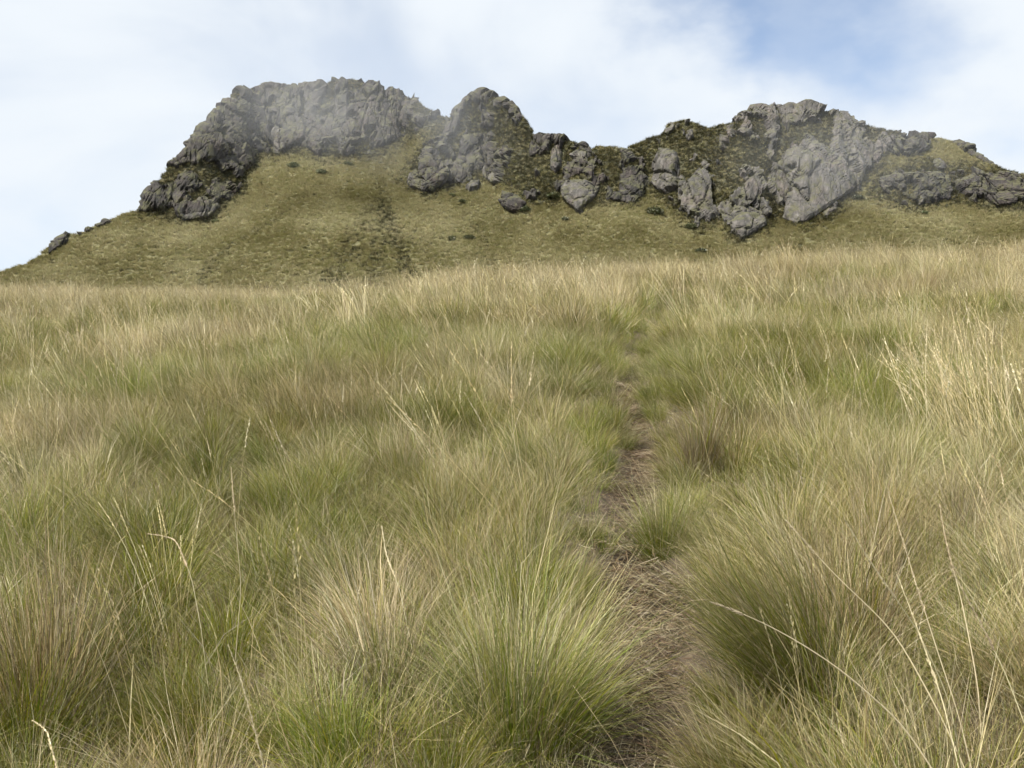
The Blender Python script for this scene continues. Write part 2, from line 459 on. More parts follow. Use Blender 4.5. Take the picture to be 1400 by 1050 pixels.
# crags and outcrops: outline in the photograph, growth on the rock, relief, dark?
CRAGS = [
 ('rock_crag', 'tall dark grey cliff with mist on top, crowning the highest summit', 'cliff', M_ROCK_D, 0.2, 1.0, 2.6,
  [(192, 290), (200, 255), (240, 205), (290, 150), (325, 112), (480, 95), (560, 120), (600, 150), (585, 172), (548, 190), (510, 208), (470, 215), (440, 212), (405, 203), (380, 207), (352, 214), (332, 238), (326, 262), (300, 282), (285, 297), (246, 300), (225, 292)]),
 ('rock_crag', 'pointed dark rock peak with mossy ledges in the middle of the ridge', 'peak', M_ROCK_D, 0.48, 1.0, 2.6,
  [(556, 246), (575, 212), (602, 180), (618, 145), (640, 125), (662, 115), (700, 135), (735, 178), (770, 183), (810, 195), (812, 215), (790, 240), (770, 252), (760, 272), (720, 268), (690, 250), (650, 235), (640, 250), (610, 254), (585, 264)]),
 ('rock_crag', 'broad grey crag with four blocky pinnacles and large bare slabs', 'crag', M_ROCK, 0.50, 1.0, 2.8,
  [(862, 210), (905, 175), (920, 158), (970, 168), (1010, 155), (1030, 138), (1110, 132), (1160, 155), (1210, 172), (1248, 182), (1225, 200), (1190, 232), (1165, 262), (1142, 286), (1102, 306), (1060, 290), (1048, 312), (1005, 326), (990, 300), (952, 308), (925, 285), (900, 262), (870, 250)]),
 ('rock_crag', 'broken band of dark rock and turf running along the far end of the ridge', 'crag', M_ROCK_D, 0.5, 1.0, 2.2,
  [(1192, 264), (1208, 240), (1260, 230), (1300, 236), (1350, 234), (1400, 240), (1460, 256), (1460, 286), (1390, 288), (1350, 280), (1300, 270), (1255, 284), (1220, 276)]),
 ('rock_crag', 'broken dark ledges under the grassy saddle beside the wedge rock', 'crag', M_ROCK_D, 0.45, 1.0, 2.4,
  [(790, 236), (812, 212), (835, 210), (862, 205), (885, 215), (890, 245), (880, 268), (855, 276), (826, 272), (805, 258)]),
 ('rock_outcrop', 'pale grey wedge of rock narrowing to a point on the grass below the saddle', 'outcrop', M_ROCK, -0.5, 1.0, 1.5,
  [(768, 262), (775, 250), (800, 247), (822, 256), (812, 272), (802, 280), (793, 294), (783, 284), (772, 272)]),
 ('rock_outcrop', 'dark angular outcrop with a shaded crack under a turf roof', 'outcrop', M_ROCK_D, 0.1, 1.0, 2.2,
  [(1205, 252), (1222, 238), (1260, 240), (1290, 243), (1282, 256), (1262, 262), (1252, 278), (1240, 272), (1225, 258)]),
 ('rock_outcrop', 'low dark grey outcrop half sunk in the grass at the far end of the ridge', 'outcrop', M_ROCK_D, 0.0, 1.0, 1.8,
  [(1300, 250), (1330, 240), (1352, 243), (1385, 250), (1388, 278), (1365, 284), (1345, 270), (1318, 268)]),
 ('rock_outcrop', 'small dark rocks capping the turf shoulder beyond the outcrops', 'outcrop', M_ROCK_D, 0.1, 1.0, 1.2,
  [(1372, 238), (1400, 235), (1450, 250), (1448, 268), (1400, 252), (1380, 250)]),
 ('rock_outcrop', 'smooth pale slab filling the lower face of the pinnacled crag', 'outcrop', M_ROCK, -0.6, 0.5, 2.2,
  [(1068, 298), (1080, 262), (1075, 240), (1110, 220), (1150, 222), (1168, 245), (1150, 272), (1105, 300), (1090, 308)]),
 ('rock_outcrop', 'pale upright slab beside a mossy gully in the pinnacled crag', 'outcrop', M_ROCK, -0.5, 0.7, 1.9,
  [(938, 272), (945, 245), (957, 228), (972, 246), (968, 268), (952, 290), (940, 300)]),
 ('rock_outcrop', 'lowest grey buttress at the foot of the pinnacled crag', 'outcrop', M_ROCK, -0.4, 0.8, 2.0,
  [(1000, 318), (1004, 290), (1020, 280), (1040, 292), (1048, 308), (1030, 320), (1012, 328)]),
 ('rock_outcrop', 'ribbed grey buttress next to the grassy saddle', 'outcrop', M_ROCK, -0.4, 1.1, 1.9,
  [(896, 232), (905, 205), (925, 212), (930, 235), (922, 258), (905, 264), (890, 252)]),
 ('rock_outcrop', 'pinkish grey slab standing clear in the dark summit cliff', 'outcrop', M_ROCK, -0.5, 0.8, 1.6,
  [(370, 185), (378, 172), (394, 180), (400, 196), (390, 208), (376, 206)]),
 ('rock_outcrop', 'pale blocky buttress at the foot of the dark summit cliff', 'outcrop', M_ROCK, -0.2, 1.1, 1.4,
  [(244, 298), (255, 282), (275, 270), (296, 276), (300, 286), (282, 300), (262, 302)]),
 ('rock_outcrop', 'column-like pale block low on the pointed peak', 'outcrop', M_ROCK, -0.6, 0.8, 1.8,
  [(617, 240), (620, 224), (632, 220), (646, 232), (642, 242), (626, 244)]),
 ('rock_outcrop', 'lone pale tooth of rock on the grass below the pointed peak', 'outcrop', M_ROCK, -0.6, 0.8, 1.6,
  [(659, 240), (661, 226), (666, 224), (671, 240), (667, 246)]),
 ('rock_outcrop', 'small pale block lying on the slope below the pointed peak', 'outcrop', M_ROCK, -0.6, 0.9, 1.5,
  [(636, 256), (642, 248), (654, 247), (653, 258), (642, 262)]),
 ('rock_outcrop', 'split grey block beside the lone tooth of rock', 'outcrop', M_ROCK, -0.6, 0.9, 1.5,
  [(672, 246), (677, 237), (685, 238), (684, 250), (676, 252)]),
 ('rock_outcrop', 'dark rock knot above a green shrub under the pointed peak', 'outcrop', M_ROCK_D, -0.3, 1.0, 1.5,
  [(685, 278), (690, 262), (706, 268), (718, 280), (714, 290), (695, 290)]),
 ('rock_outcrop', 'square grey buttress at the outer foot of the pointed peak', 'outcrop', M_ROCK, -0.3, 1.0, 1.6,
  [(556, 250), (562, 236), (574, 244), (592, 246), (596, 256), (578, 262), (560, 256)]),
 ('rock_outcrop', 'upright grey rib high on the saddle side of the peak', 'outcrop', M_ROCK, -0.4, 1.0, 1.6,
  [(752, 232), (756, 205), (764, 196), (770, 212), (764, 228), (757, 236)]),
 ('rock_outcrop', 'flat topped grey ledge just under the saddle skyline', 'outcrop', M_ROCK, -0.4, 1.0, 1.3,
  [(780, 214), (786, 206), (806, 206), (806, 214), (790, 218)]),
 ('rock_outcrop', 'round grey knob among shrubs above the turf-roofed crack', 'outcrop', M_ROCK, -0.4, 0.9, 1.4,
  [(1272, 226), (1278, 216), (1288, 220), (1292, 230), (1280, 233)]),
 ('rock_outcrop', 'misty broken rocks where the pinnacled crag runs into the turf shoulder', 'outcrop', M_ROCK_D, 0.35, 1.0, 1.8,
  [(1205, 178), (1230, 180), (1252, 183), (1275, 188), (1268, 204), (1248, 214), (1225, 212), (1205, 200)]),
 ('rock_outcrop', 'thin dark rock rib along the descending turf shoulder', 'outcrop', M_ROCK_D, 0.0, 1.0, 1.5,
  [(1300, 192), (1322, 199), (1352, 217), (1362, 228), (1345, 222), (1322, 211)]),
 ('rock_outcrop', 'pale boulder half buried below the turf-roofed crack', 'outcrop', M_ROCK, -0.4, 1.0, 1.5,
  [(1246, 272), (1250, 262), (1262, 264), (1266, 276), (1256, 282)]),
 ('rock_outcrop', 'dark reddish rock rib along the low skyline ridge', 'outcrop', M_ROCK_D, 0.3, 0.6, 0.9,
  [(54, 352), (70, 334), (95, 318), (106, 320), (125, 308), (158, 295), (152, 304), (120, 318), (102, 327), (80, 340), (62, 352)]),
]
def poly_sd(px, py, poly):
    p = np.array(poly, float)
    inside = np.zeros(px.shape, bool); dmin = np.full(px.shape, 1e9)
    for (x0, y0), (x1, y1) in zip(p, np.roll(p, -1, 0)):
        c = ((y0 > py) != (y1 > py)) & (px < (x1 - x0) * (py - y0) / (y1 - y0 + 1e-9) + x0)
        inside ^= c
        t = np.clip(((px - x0) * (x1 - x0) + (py - y0) * (y1 - y0)) / ((x1 - x0) ** 2 + (y1 - y0) ** 2 + 1e-9), 0, 1)
        dmin = np.minimum(dmin, np.hypot(px - x0 - t * (x1 - x0), py - y0 - t * (y1 - y0)))
    return np.where(inside, dmin, -dmin)
wx = 7 * fbm(XX / 22, YY / 22, oct=3, seed=31); wy = 7 * fbm(XX / 22, YY / 22, oct=3, seed=47)
SD = [poly_sd(XX + wx * (1 if i < 5 else .35), YY + wy * (1 if i < 5 else .35), c[7]) for i, c in enumerate(CRAGS)]
rocky = np.clip(np.max(np.array(SD), 0) / 14 + 0.35, 0, 1)
def blur(a, k, axis):
    ker = np.hanning(k * 2 + 3)[1:-1]; ker /= ker.sum()
    pad = [(0, 0), (0, 0)]; pad[axis] = (k, k)
    ap = np.pad(a, pad, mode='edge')
    return np.apply_along_axis(lambda r: np.convolve(r, ker, 'valid'), axis, ap)
slope = 0.76 + (1.6 - 0.76) * blur(rocky, 12, 1) + 0.06 * perlin(XX / 120, YY / 60, seed=77)
_c, _s2 = math.cos(PITCH), math.sin(PITCH)
VV = (525 - YY) / 1400; UU = (XX - 700) / 1400
den = _c - VV * _s2
EE = (_s2 + VV * _c) / den; AA = UU / den
DEP = np.zeros_like(EE); DEP[0] = 165 + 6 * perlin(PX / 260, PX * 0, seed=5)
for j in range(1, NR):
    DEP[j] = DEP[j - 1] * (slope[j] - EE[j - 1]) / (slope[j] - EE[j])
DEP = blur(DEP, 7, 1)
# gully and path grooves on the open slope, gentle swells
groove = 0
for gx, gy, wd, am in (([516, 522, 534, 562, 596], [245, 270, 310, 380, 452], 12, .8), ([520, 505, 480, 462, 440], [262, 300, 335, 380, 452], 18, .5),
                       ([524, 522, 514, 512, 510], [280, 315, 345, 385, 452], 15, .5), ([420, 380, 330, 290, 250], [262, 300, 330, 360, 452], 9, .35), ([640, 655, 665, 670, 690], [290, 320, 345, 380, 452], 10, .3)):
    groove = groove + am * np.exp(-((XX - np.interp(YY, gy, gx) - 5 * perlin(YY / 25, XX * 0, seed=int(gx[0]))) / wd) ** 2) * np.clip((YY - gy[0]) / 35, 0, 1)
DEP = DEP * (1 + 0.010 * fbm(XX / 90, YY / 60, oct=2, seed=15)) + 2.2 * groove
P = np.stack([AA * DEP, DEP, EE * DEP], -1)
# the far side of the crest
nb = 26
t = np.linspace(0, 1, nb + 1)[1:] ** 1.6
top = P[-1]
fall = np.stack([np.zeros(nb), t * 90, -(t * 75) * (0.15 + 0.85 * np.clip(t * 3, 0, 1))], -1)
back = top[None] + fall[:, None, :]
# the foot, down into the hidden valley
nf = 12
tf = np.linspace(1, 0, nf + 1)[:-1]
foot = P[0][None] + np.stack([0 * tf, -65 * tf, -26 * tf ** .8], -1)[:, None, :]
P = np.concatenate([foot, P, back], 0)
ext = lambda A, f: np.concatenate([np.repeat(A[:1], nf, 0) if f is None else np.full((nf, A.shape[1]), f), A, np.repeat(A[-1:], nb, 0)], 0)
heathg = ext(np.clip((np.max(np.array(SD[:5]), 0) + 16) / 16, 0, 1), 0.0)
PXg = ext(XX, None); rockyg = ext(rocky, 0.0); grooveg = ext(groove, 0.)
du = np.gradient(P, axis=1); dv = np.gradient(P, axis=0)
nrm = np.cross(du, dv); nrm /= np.linalg.norm(nrm, axis=-1, keepdims=True) + 1e-9
nrm = np.where(nrm[..., 2:3] < 0, -nrm, nrm)
for ax in (0, 1):
    nrm = np.stack([blur(nrm[..., k], 4, ax) for k in range(3)], -1)
nrm /= np.linalg.norm(nrm, axis=-1, keepdims=True) + 1e-9
X3, Y3, Z3 = P[..., 0], P[..., 1], P[..., 2]
big, e1 = facets(X3 / 6.0 + Z3 / 40, Y3 / 9, Z3 / 19, seed=21, tilt=1.5)
mid, e2 = facets(X3 / 2.1 - Z3 / 25, Y3 / 3.2, Z3 / 7.5, seed=22, tilt=1.5)
sml, e3 = facets(X3 / .95, Y3 / .95, Z3 / 1.9, seed=23, tilt=1.5)
stria = fbm(X3 / .8, Y3 / .8, Z3 / 5.0, oct=3, seed=24)
rel = 0.3 + 0.95 * big + 0.42 * mid + 0.14 * sml + 0.10 * stria - 0.3 * np.exp(-(e2 / .05) ** 2) - 0.5 * np.exp(-(e1 / .03) ** 2)
growth = fbm(X3 / 4.5, Y3 / 8, Z3 / 8.5, oct=4, seed=61, gain=.6) + .14 * fbm(X3 / 1.7, Y3 / 2.5, Z3 / 2.2, oct=2, seed=66)
PYg = ext(YY, 460.)
for ex, ey, rx, ry, amt in ((985, 205, 78, 30, .55), (992, 262, 16, 40, .45), (1060, 285, 10, 18, .4), (690, 185, 30, 24, .3), (735, 245, 45, 30, .5), (640, 190, 18, 25, .35),
                            (1110, 235, 45, 50, -.5), (955, 260, 18, 34, -.5), (905, 232, 20, 30, -.5), (1075, 150, 50, 14, -.5), (590, 225, 28, 28, -.4), (530, 165, 45, 25, .35), (340, 190, 60, 40, -.25)):
    growth = growth + amt * np.exp(-((PXg - ex) / rx) ** 2 - ((PYg - ey) / ry) ** 2)
surf = 0.14 * fbm(X3 / 2.2, Y3 / 2.2, Z3 / 2.2, oct=3, seed=91) + rockyg * 0.5 * fbm(X3 / 6, Y3 / 6, Z3 / 6, oct=3, seed=92)
PG = P + nrm * surf[..., None]
rdir = nrm * np.array([1, 1, .3]); rdir /= np.linalg.norm(rdir, axis=-1, keepdims=True)
ALLD = np.full(X3.shape, -9.0)
nr_all, nc = X3.shape
quads_all = grid_quads(nr_all, nc)
for i_c, ((nm, lab, cat, mat, grow, amp, edge, poly), sd) in enumerate(zip(CRAGS, SD)):
    sdg = ext(sd, -99.0)
    ed = np.where(sdg > 0, np.clip(sdg / (9 if i_c < 5 else 4), 0, 1) * edge * .33 - (.55 if i_c < 5 else .25), np.maximum(sdg / 5, -1) * 3.0 - .6)
    inn = sdg > 0
    thr = np.quantile(growth[inn], 1 - grow) if grow > 0 else 9.0
    d = surf * (1 if grow > 0 else .4) + ed + rel * amp - 7.0 * np.maximum(growth - thr, -.12)
    keep = ((d - surf) > -1.4) & (sdg > -9)
    kq = keep.ravel()[quads_all].any(1) & (sdg.ravel()[quads_all] > -14).all(1)
    q = quads_all[kq]
    if not len(q): continue
    ids, inv = np.unique(q.ravel(), return_inverse=True)
    pr = (P + rdir * d[..., None]).reshape(-1, 3)[ids]
    # keep the largest connected body only, loose crumbs stay under the turf
    iq = inv.reshape(-1, 4); lab_ = np.arange(len(ids))
    while True:
        m_ = lab_[iq].min(1); new = lab_.copy()
        np.minimum.at(new, iq.ravel(), np.repeat(m_, 4)); new = new[new]
        if (new == lab_).all(): break
        lab_ = new
    if i_c >= 5:
        big_l = np.bincount(lab_[iq[:, 0]]).argmax(); iq = iq[lab_[iq[:, 0]] == big_l]
        u_, inv2 = np.unique(iq.ravel(), return_inverse=True); pr = pr[u_]; iq = inv2.reshape(-1, 4)
    me = mesh_np(nm, pr, iq, smooth=False)
    obj(nm, me, mat, label=lab, category=cat, group='rock faces of the mountain')
    ALLD = np.where(sdg > -9, np.maximum(ALLD, d - surf), ALLD)
hm = mesh_np('mountain', PG, quads_all, smooth=True)
add_attr(hm, 'heath', np.clip(heathg + grooveg * .5, 0, 1))
obj('mountain', hm, M_HILL, kind='structure', label='steep grassy mountainside rising to a rocky ridge')

# ------------------------------------------------------------------ blades, tussocks, stalks
GREEN = [(0.12, 0.165, 0.018), (0.19, 0.22, 0.032), (0.27, 0.26, 0.05), (0.14, 0.18, 0.045)]
STRAW = [(0.63, 0.54, 0.32), (0.54, 0.455, 0.26), (0.66, 0.59, 0.41), (0.44, 0.365, 0.22)]
DEAD = [(0.30, 0.25, 0.155), (0.22, 0.17, 0.095), (0.34, 0.30, 0.215), (0.18, 0.13, 0.065)]
def pick(cols, n, r):
    c = np.array(cols)[r.integers(0, len(cols), n)]
    return c * r.uniform(.8, 1.2, (n, 1))
def tussock_mesh(name, seed, nb, height=0.5, base_r=0.07, width=0.0016, dry=0.3, dead=0.15, tip=0.6, spread=0.75, lean=(-0.22, 0.03), seg=4, fan=1.0):
    """one tussock: nb thin arching ribbons out of a small crown"""
    r = np.random.default_rng(seed)
    th = r.uniform(0, 2 * np.pi, nb)
    rr = base_r * np.sqrt(r.uniform(0, 1, nb))
    bx, by = rr * np.cos(th), rr * np.sin(th)
    az = th + r.normal(0, .5, nb)
    out = np.abs(r.normal(0, .45, nb)) * (0.35 + rr / base_r) * fan           # initial tilt
    ln = height * r.uniform(.55, 1.25, nb) * (1 + .15 * r.normal(size=nb))
    bend = r.uniform(.3, 1.3, nb) * spread
    wl = np.array(lean)[None] * r.uniform(.4, 1.5, (nb, 1))
    wid = width * r.uniform(.6, 1.3, nb) * np.where(r.uniform(size=nb) < .06, 2.0, 1.0)
    kink = np.where(r.uniform(size=nb) < .07, r.uniform(.5, 1.6, nb), 0); kat = r.uniform(.3, .8, nb)
    tt = np.linspace(0, 1, seg + 1)
    pos = np.zeros((nb, seg + 1, 3)); pos[:, 0, 0] = bx; pos[:, 0, 1] = by; pos[:, 0, 2] = -0.03
    for k in range(seg):
        tm = (k + .5) / seg
        ang = out + bend * tm ** 1.4 + kink * (tm > kat)
        dx = np.sin(ang) * np.cos(az) + wl[:, 0] * (0.3 + 1.6 * tm)
        dy = np.sin(ang) * np.sin(az) + wl[:, 1] * (0.3 + 1.6 * tm)
        dz = np.cos(ang)
        dd = np.stack([dx, dy, dz], -1); dd /= np.linalg.norm(dd, axis=-1, keepdims=True)
        dd += r.normal(0, .09, dd.shape)
        pos[:, k + 1] = pos[:, k] + dd * (ln / seg)[:, None]
    pos[..., 2] = np.maximum(pos[..., 2], 0.012 + pos[..., 2] * 0.02 - 0.04 * (tt[None] < .05))
    wa = r.uniform(0, 2 * np.pi, nb)
    wv = np.stack([np.cos(wa), np.sin(wa), 0 * wa], -1)
    prof = np.array([1, .95, .8, .55, .12])[:seg + 1] if seg == 4 else np.interp(tt, [0, .5, 1], [1, .8, .12])
    off = wv[:, None, :] * (wid[:, None] * prof[None])[..., None] * .5
    verts = np.stack([pos - off, pos + off], 2).reshape(-1, 3)                # nb, seg+1, 2
    b = (np.arange(nb) * (seg + 1) * 2)[:, None]
    k = (np.arange(seg) * 2)[None]
    q = np.stack([b + k, b + k + 1, b + k + 3, b + k + 2], -1).reshape(-1, 4)
    typ = r.uniform(size=nb)
    c0 = pick(GREEN, nb, r); cs = pick(STRAW, nb, r); cd = pick(DEAD, nb, r)
    isdry = typ < dry; isdead = typ > 1 - dead
    base = np.where(isdry[:, None], cs, np.where(isdead[:, None], cd, c0))
    tipc = np.where(isdead[:, None], cd * 1.25, cs)
    tf = np.clip((tt[None] - (1 - tip * r.uniform(.3, 1.2, nb)[:, None])) / .45, 0, 1)[..., None]
    col = base[:, None] * (1 - tf) + tipc[:, None] * tf
    col = np.concatenate([col, np.ones(col.shape[:2] + (1,))], -1)
    me = mesh_np(name, verts, q, smooth=False)
    add_attr(me, 'bcol', np.repeat(col[:, :, None, :], 2, 2), 'FLOAT_COLOR')
    me.materials.append(M_GRASS)
    return me
def ribbon_stalk(pts, wid, head, r, col, hcol, spike=0.012, nsp=26):
    """culm as a tapering three-sided tube along pts, and a narrow seed head on its last stretch"""
    pts = np.asarray(pts, float); n = len(pts)
    tg = np.gradient(pts, axis=0); tg /= np.linalg.norm(tg, axis=1, keepdims=True)
    ref = np.array([0.31, 0.9, 0.12])
    s1 = np.cross(tg, ref); s1 /= np.linalg.norm(s1, axis=1, keepdims=True); s2 = np.cross(tg, s1)
    w_ = wid * np.interp(np.linspace(0, 1, n), [0, .6, 1], [1, .75, .35])[:, None]
    ring = [pts + .5 * w_ * (math.cos(a) * s1 + math.sin(a) * s2) for a in (0, 2.09, 4.19)]
    V = np.stack(ring, 1).reshape(-1, 3)
    Q = []
    for i in range(n - 1):
        for k in range(3):
            Q.append((i * 3 + k, i * 3 + (k + 1) % 3, i * 3 + 3 + (k + 1) % 3, i * 3 + 3 + k))
    culm = (V, np.array(Q))
    HV, HQ = [], []
    cum = np.r_[0, np.cumsum(np.linalg.norm(np.diff(pts, axis=0), axis=1))]; cum /= cum[-1]
    for k in range(nsp):
        u = 1 - head * (1 - (k + r.uniform(0, .8)) / nsp)
        p = np.array([np.interp(u, cum, pts[:, c]) for c in range(3)])
        d = np.array([np.interp(u, cum, tg[:, c]) for c in range(3)])
        a = r.uniform(0, 6.28)
        i = min(int(u * n), n - 1)
        sd_ = math.cos(a) * s1[i] + math.sin(a) * s2[i]
        d2 = d * .93 + sd_ * r.uniform(.1, .45); d2 /= np.linalg.norm(d2)
        ln = spike * r.uniform(.7, 1.4) * (1.3 - .6 * k / nsp)
        sw = np.cross(d2, sd_) * ln * .17
        b = len(HV)
        HV += [p, p + d2 * ln * .45 + sw, p + d2 * ln, p + d2 * ln * .45 - sw]
        HQ.append((b, b + 1, b + 2, b + 3))
    return culm, (np.array(HV), np.array(HQ))
def col_mesh(name, V, Q, col, r, mat, jit=.12):
    me = mesh_np(name, V, Q)
    c = np.ones((len(V), 4)); c[:, :3] = np.array(col) * r.uniform(1 - jit, 1 + jit, (len(V), 1))
    add_attr(me, 'bcol', c, 'FLOAT_COLOR'); me.materials.append(mat)
    return me
def stalk_pts(r, h, n=10, lean=(-.25, 0.0)):
    az = r.uniform(0, 6.28); b = abs(r.normal(.15, .25)); o = abs(r.normal(.12, .12))
    p = np.zeros((n, 3))
    for k in range(1, n):
        tm = k / n
        a = o + b * tm ** 1.7 * 1.4
        d = np.array([math.sin(a) * math.cos(az) + lean[0] * (.4 + tm), math.sin(a) * math.sin(az) + lean[1], math.cos(a)])
        p[k] = p[k - 1] + d / np.linalg.norm(d) * h / (n - 1)
    return p
def stalk_clump_mesh(name, seed, n, h, wid, spike, nsp, base_r=.06):
    r = np.random.default_rng(seed)
    VV_, QQ_, CC_ = [], [], []; off = 0
    for i in range(n):
        p = stalk_pts(r, h * r.uniform(.7, 1.2), 8, (-.22 + r.normal(0, .12), r.normal(0, .1)))
        a = r.uniform(0, 6.28); p = p + np.array([math.cos(a), math.sin(a), 0]) * base_r * r.uniform(0, 1)
        cu, hd = ribbon_stalk(p, wid * r.uniform(.8, 1.2), r.uniform(.16, .28), r, None, None, spike, nsp)
        tone = r.uniform(.75, 1.15)
        for (V, Q), c in ((cu, STRAW[i % 3]), (hd, STRAW[(i + 1) % 4])):
            VV_.append(V); QQ_.append(Q + off); off += len(V)
            cc = np.ones((len(V), 4)); cc[:, :3] = np.array(c) * tone * 1.1; CC_.append(cc)
    me = mesh_np(name, np.concatenate(VV_), np.concatenate(QQ_))
    add_attr(me, 'bcol', np.concatenate(CC_), 'FLOAT_COLOR'); me.materials.append(M_STALK)
    return me

# prototypes (never linked to the scene themselves)
NEARP = []   # (mesh, family)
for i in range(4): NEARP.append((tussock_mesh('tussock_green', 100 + i, 950, .45, .11, .0021, dry=.06, dead=.08, tip=.42, spread=1.15, lean=(-.16, .02)), 0))
for i in range(4): NEARP.append((tussock_mesh('tussock_mixed', 120 + i, 900, .47, .11, .0021, dry=.22, dead=.12, tip=.6, spread=1.05, lean=(-.2, .02)), 1))
for i in range(3): NEARP.append((tussock_mesh('tussock_straw', 140 + i, 850, .50, .11, .0021, dry=.52, dead=.16, tip=.8, spread=.95, lean=(-.25, .02)), 2))
FARP = []
for i in range(3): FARP.append((tussock_mesh('far_green', 200 + i, 340, .44, .14, .0042, dry=.08, dead=.08, tip=.45, seg=3, spread=1.1), 0))
for i in range(3): FARP.append((tussock_mesh('far_mixed', 220 + i, 340, .46, .14, .0042, dry=.28, dead=.12, tip=.7, seg=3, spread=1.0), 1))
for i in range(3): FARP.append((tussock_mesh('far_straw', 240 + i, 320, .54, .13, .0042, dry=.6, dead=.18, tip=.9, seg=3), 2))

def families(x, y, r):
    """how dry the sward is here: broad patches, drier towards the brow of the slope"""
    f = fbm(x / 3.2, y / 3.2, oct=3, seed=401) * 0.9 + 0.35 * fbm(x / 14, y / 14, oct=2, seed=402)
    f = f + np.clip((y - 10) / 30, 0, 1) * .42 - 0.17 + r.normal(0, .22, x.shape) + np.clip(-x / np.maximum(y, 4), 0, .5) * .25
    return np.where(f < -.02, 0, np.where(f < .38, 1, 2))
def scatter(y0, y1, dens, r, k=.62, m=1.2):
    n = int(dens * (y1 - y0) * ((k * (y0 + y1)) + 2 * m))
    y = r.uniform(y0, y1, n * 2); x = r.uniform(-1, 1, n * 2) * (k * y1 + m)
    ok = np.abs(x) < k * y + m
    return x[ok], y[ok]
def rot_euler(a, b, c):
    """Ry(b) Rx(a) Rz(c) as XYZ euler angles"""
    ca, sa, cb, sb, cc, s_ = np.cos(a), np.sin(a), np.cos(b), np.sin(b), np.cos(c), np.sin(c)
    Rz = np.zeros(a.shape + (3, 3)); Rz[..., 0, 0] = cc; Rz[..., 0, 1] = -s_; Rz[..., 1, 0] = s_; Rz[..., 1, 1] = cc; Rz[..., 2, 2] = 1
    Rx = np.zeros_like(Rz); Rx[..., 0, 0] = 1; Rx[..., 1, 1] = ca; Rx[..., 1, 2] = -sa; Rx[..., 2, 1] = sa; Rx[..., 2, 2] = ca
    Ry = np.zeros_like(Rz); Ry[..., 0, 0] = cb; Ry[..., 0, 2] = sb; Ry[..., 1, 1] = 1; Ry[..., 2, 0] = -sb; Ry[..., 2, 2] = cb
    M = Ry @ Rx @ Rz
    return np.stack([np.arctan2(M[..., 2, 1], M[..., 2, 2]), np.arcsin(np.clip(-M[..., 2, 0], -1, 1)), np.arctan2(M[..., 1, 0], M[..., 0, 0])], -1)
def instancer(name, pts, rot, scl, idx, meshes, label, cat=None):
    """one 'stuff' object: points that carry blades of grass by geometry nodes"""
    c = bpy.data.collections.new(name + '_sources')
    for i, me in enumerate(meshes):
        c.objects.link(bpy.data.objects.new('%s_source_%03d' % (name, i), me))
    me = mesh_np(name, pts)
    add_attr(me, 'irot', rot, 'FLOAT_VECTOR'); add_attr(me, 'iscl', scl, 'FLOAT_VECTOR'); add_attr(me, 'iidx', idx, 'INT')
    g = bpy.data.node_groups.new(name + '_nodes', 'GeometryNodeTree')
    g.interface.new_socket('Geometry', in_out='INPUT', socket_type='NodeSocketGeometry')
    g.interface.new_socket('Geometry', in_out='OUTPUT', socket_type='NodeSocketGeometry')
    N, L = g.nodes.new, g.links.new
    gi, go = N('NodeGroupInput'), N('NodeGroupOutput')
    ip = N('GeometryNodeInstanceOnPoints'); ci = N('GeometryNodeCollectionInfo')
    ci.inputs['Collection'].default_value = c
    ci.inputs['Separate Children'].default_value = True
    ci.inputs['Reset Children'].default_value = True
    ip.inputs['Pick Instance'].default_value = True
    def na(n, t):
        a = N('GeometryNodeInputNamedAttribute'); a.data_type = t; a.inputs['Name'].default_value = n
        return a.outputs[0]
    e2r = N('FunctionNodeEulerToRotation')
    L(na('irot', 'FLOAT_VECTOR'), e2r.inputs[0]); L(e2r.outputs[0], ip.inputs['Rotation'])
    L(na('iscl', 'FLOAT_VECTOR'), ip.inputs['Scale']); L(na('iidx', 'INT'), ip.inputs['Instance Index'])
    L(gi.outputs[0], ip.inputs['Points']); L(ci.outputs[0], ip.inputs['Instance']); L(ip.outputs[0], go.inputs[0])
    o = obj(name, me, None, kind='stuff', label=label)
    if cat: o['category'] = cat
    o.modifiers.new('scatter', 'NODES').node_group = g
    return o
def fam_index(protos, fam, r):
    lists = [[i for i, p in enumerate(protos) if p[1] == f] for f in (0, 1, 2)]
    return np.array([lists[f][r.integers(len(lists[f]))] for f in fam])

# ---- near tussocks: the 300 that show largest are things of their own
r = np.random.default_rng(11)
x, y = scatter(1.9, 13, 14, r, .57, .9)
td, side = trail_dist(x, y)
wtr = np.interp(y, [0, 5, 9, 13], [.225, .20, .13, .06]) + 0.05 * perlin(y * 1.3, y * 0, seed=8)
ok = td > wtr
x, y, td, side = x[ok], y[ok], td[ok], side[ok]
# thin out crowding
keep = []
cell = {}
for i in np.argsort(r.uniform(size=len(x))):
    kx, ky = int(x[i] // .185), int(y[i] // .185)
    if all((x[i] - x[j]) ** 2 + (y[i] - y[j]) ** 2 > .185 ** 2 for a in (-1, 0, 1) for b in (-1, 0, 1) for j in cell.get((kx + a, ky + b), ())):
        cell.setdefault((kx, ky), []).append(i); keep.append(i)
keep = np.array(keep); x, y, td, side = x[keep], y[keep], td[keep], side[keep]
z = ground_z(x, y, td) - 0.01
fam = families(x, y, r)
fam = np.where((td < .5) & (fam == 2), 1, fam)
fam = np.where((td < .42) & (r.uniform(size=len(x)) < .6), 0, fam)
idx = fam_index(NEARP, fam, r)
sc_ = r.uniform(.54, .98, len(x)) * np.where(td < .42, .72, 1.0)
hs_ = sc_ * r.uniform(.82, 1.12, len(x))
tl = np.where(td < .5, -side * r.uniform(-.1, .2, len(x)), r.normal(-.05, .14, len(x)))
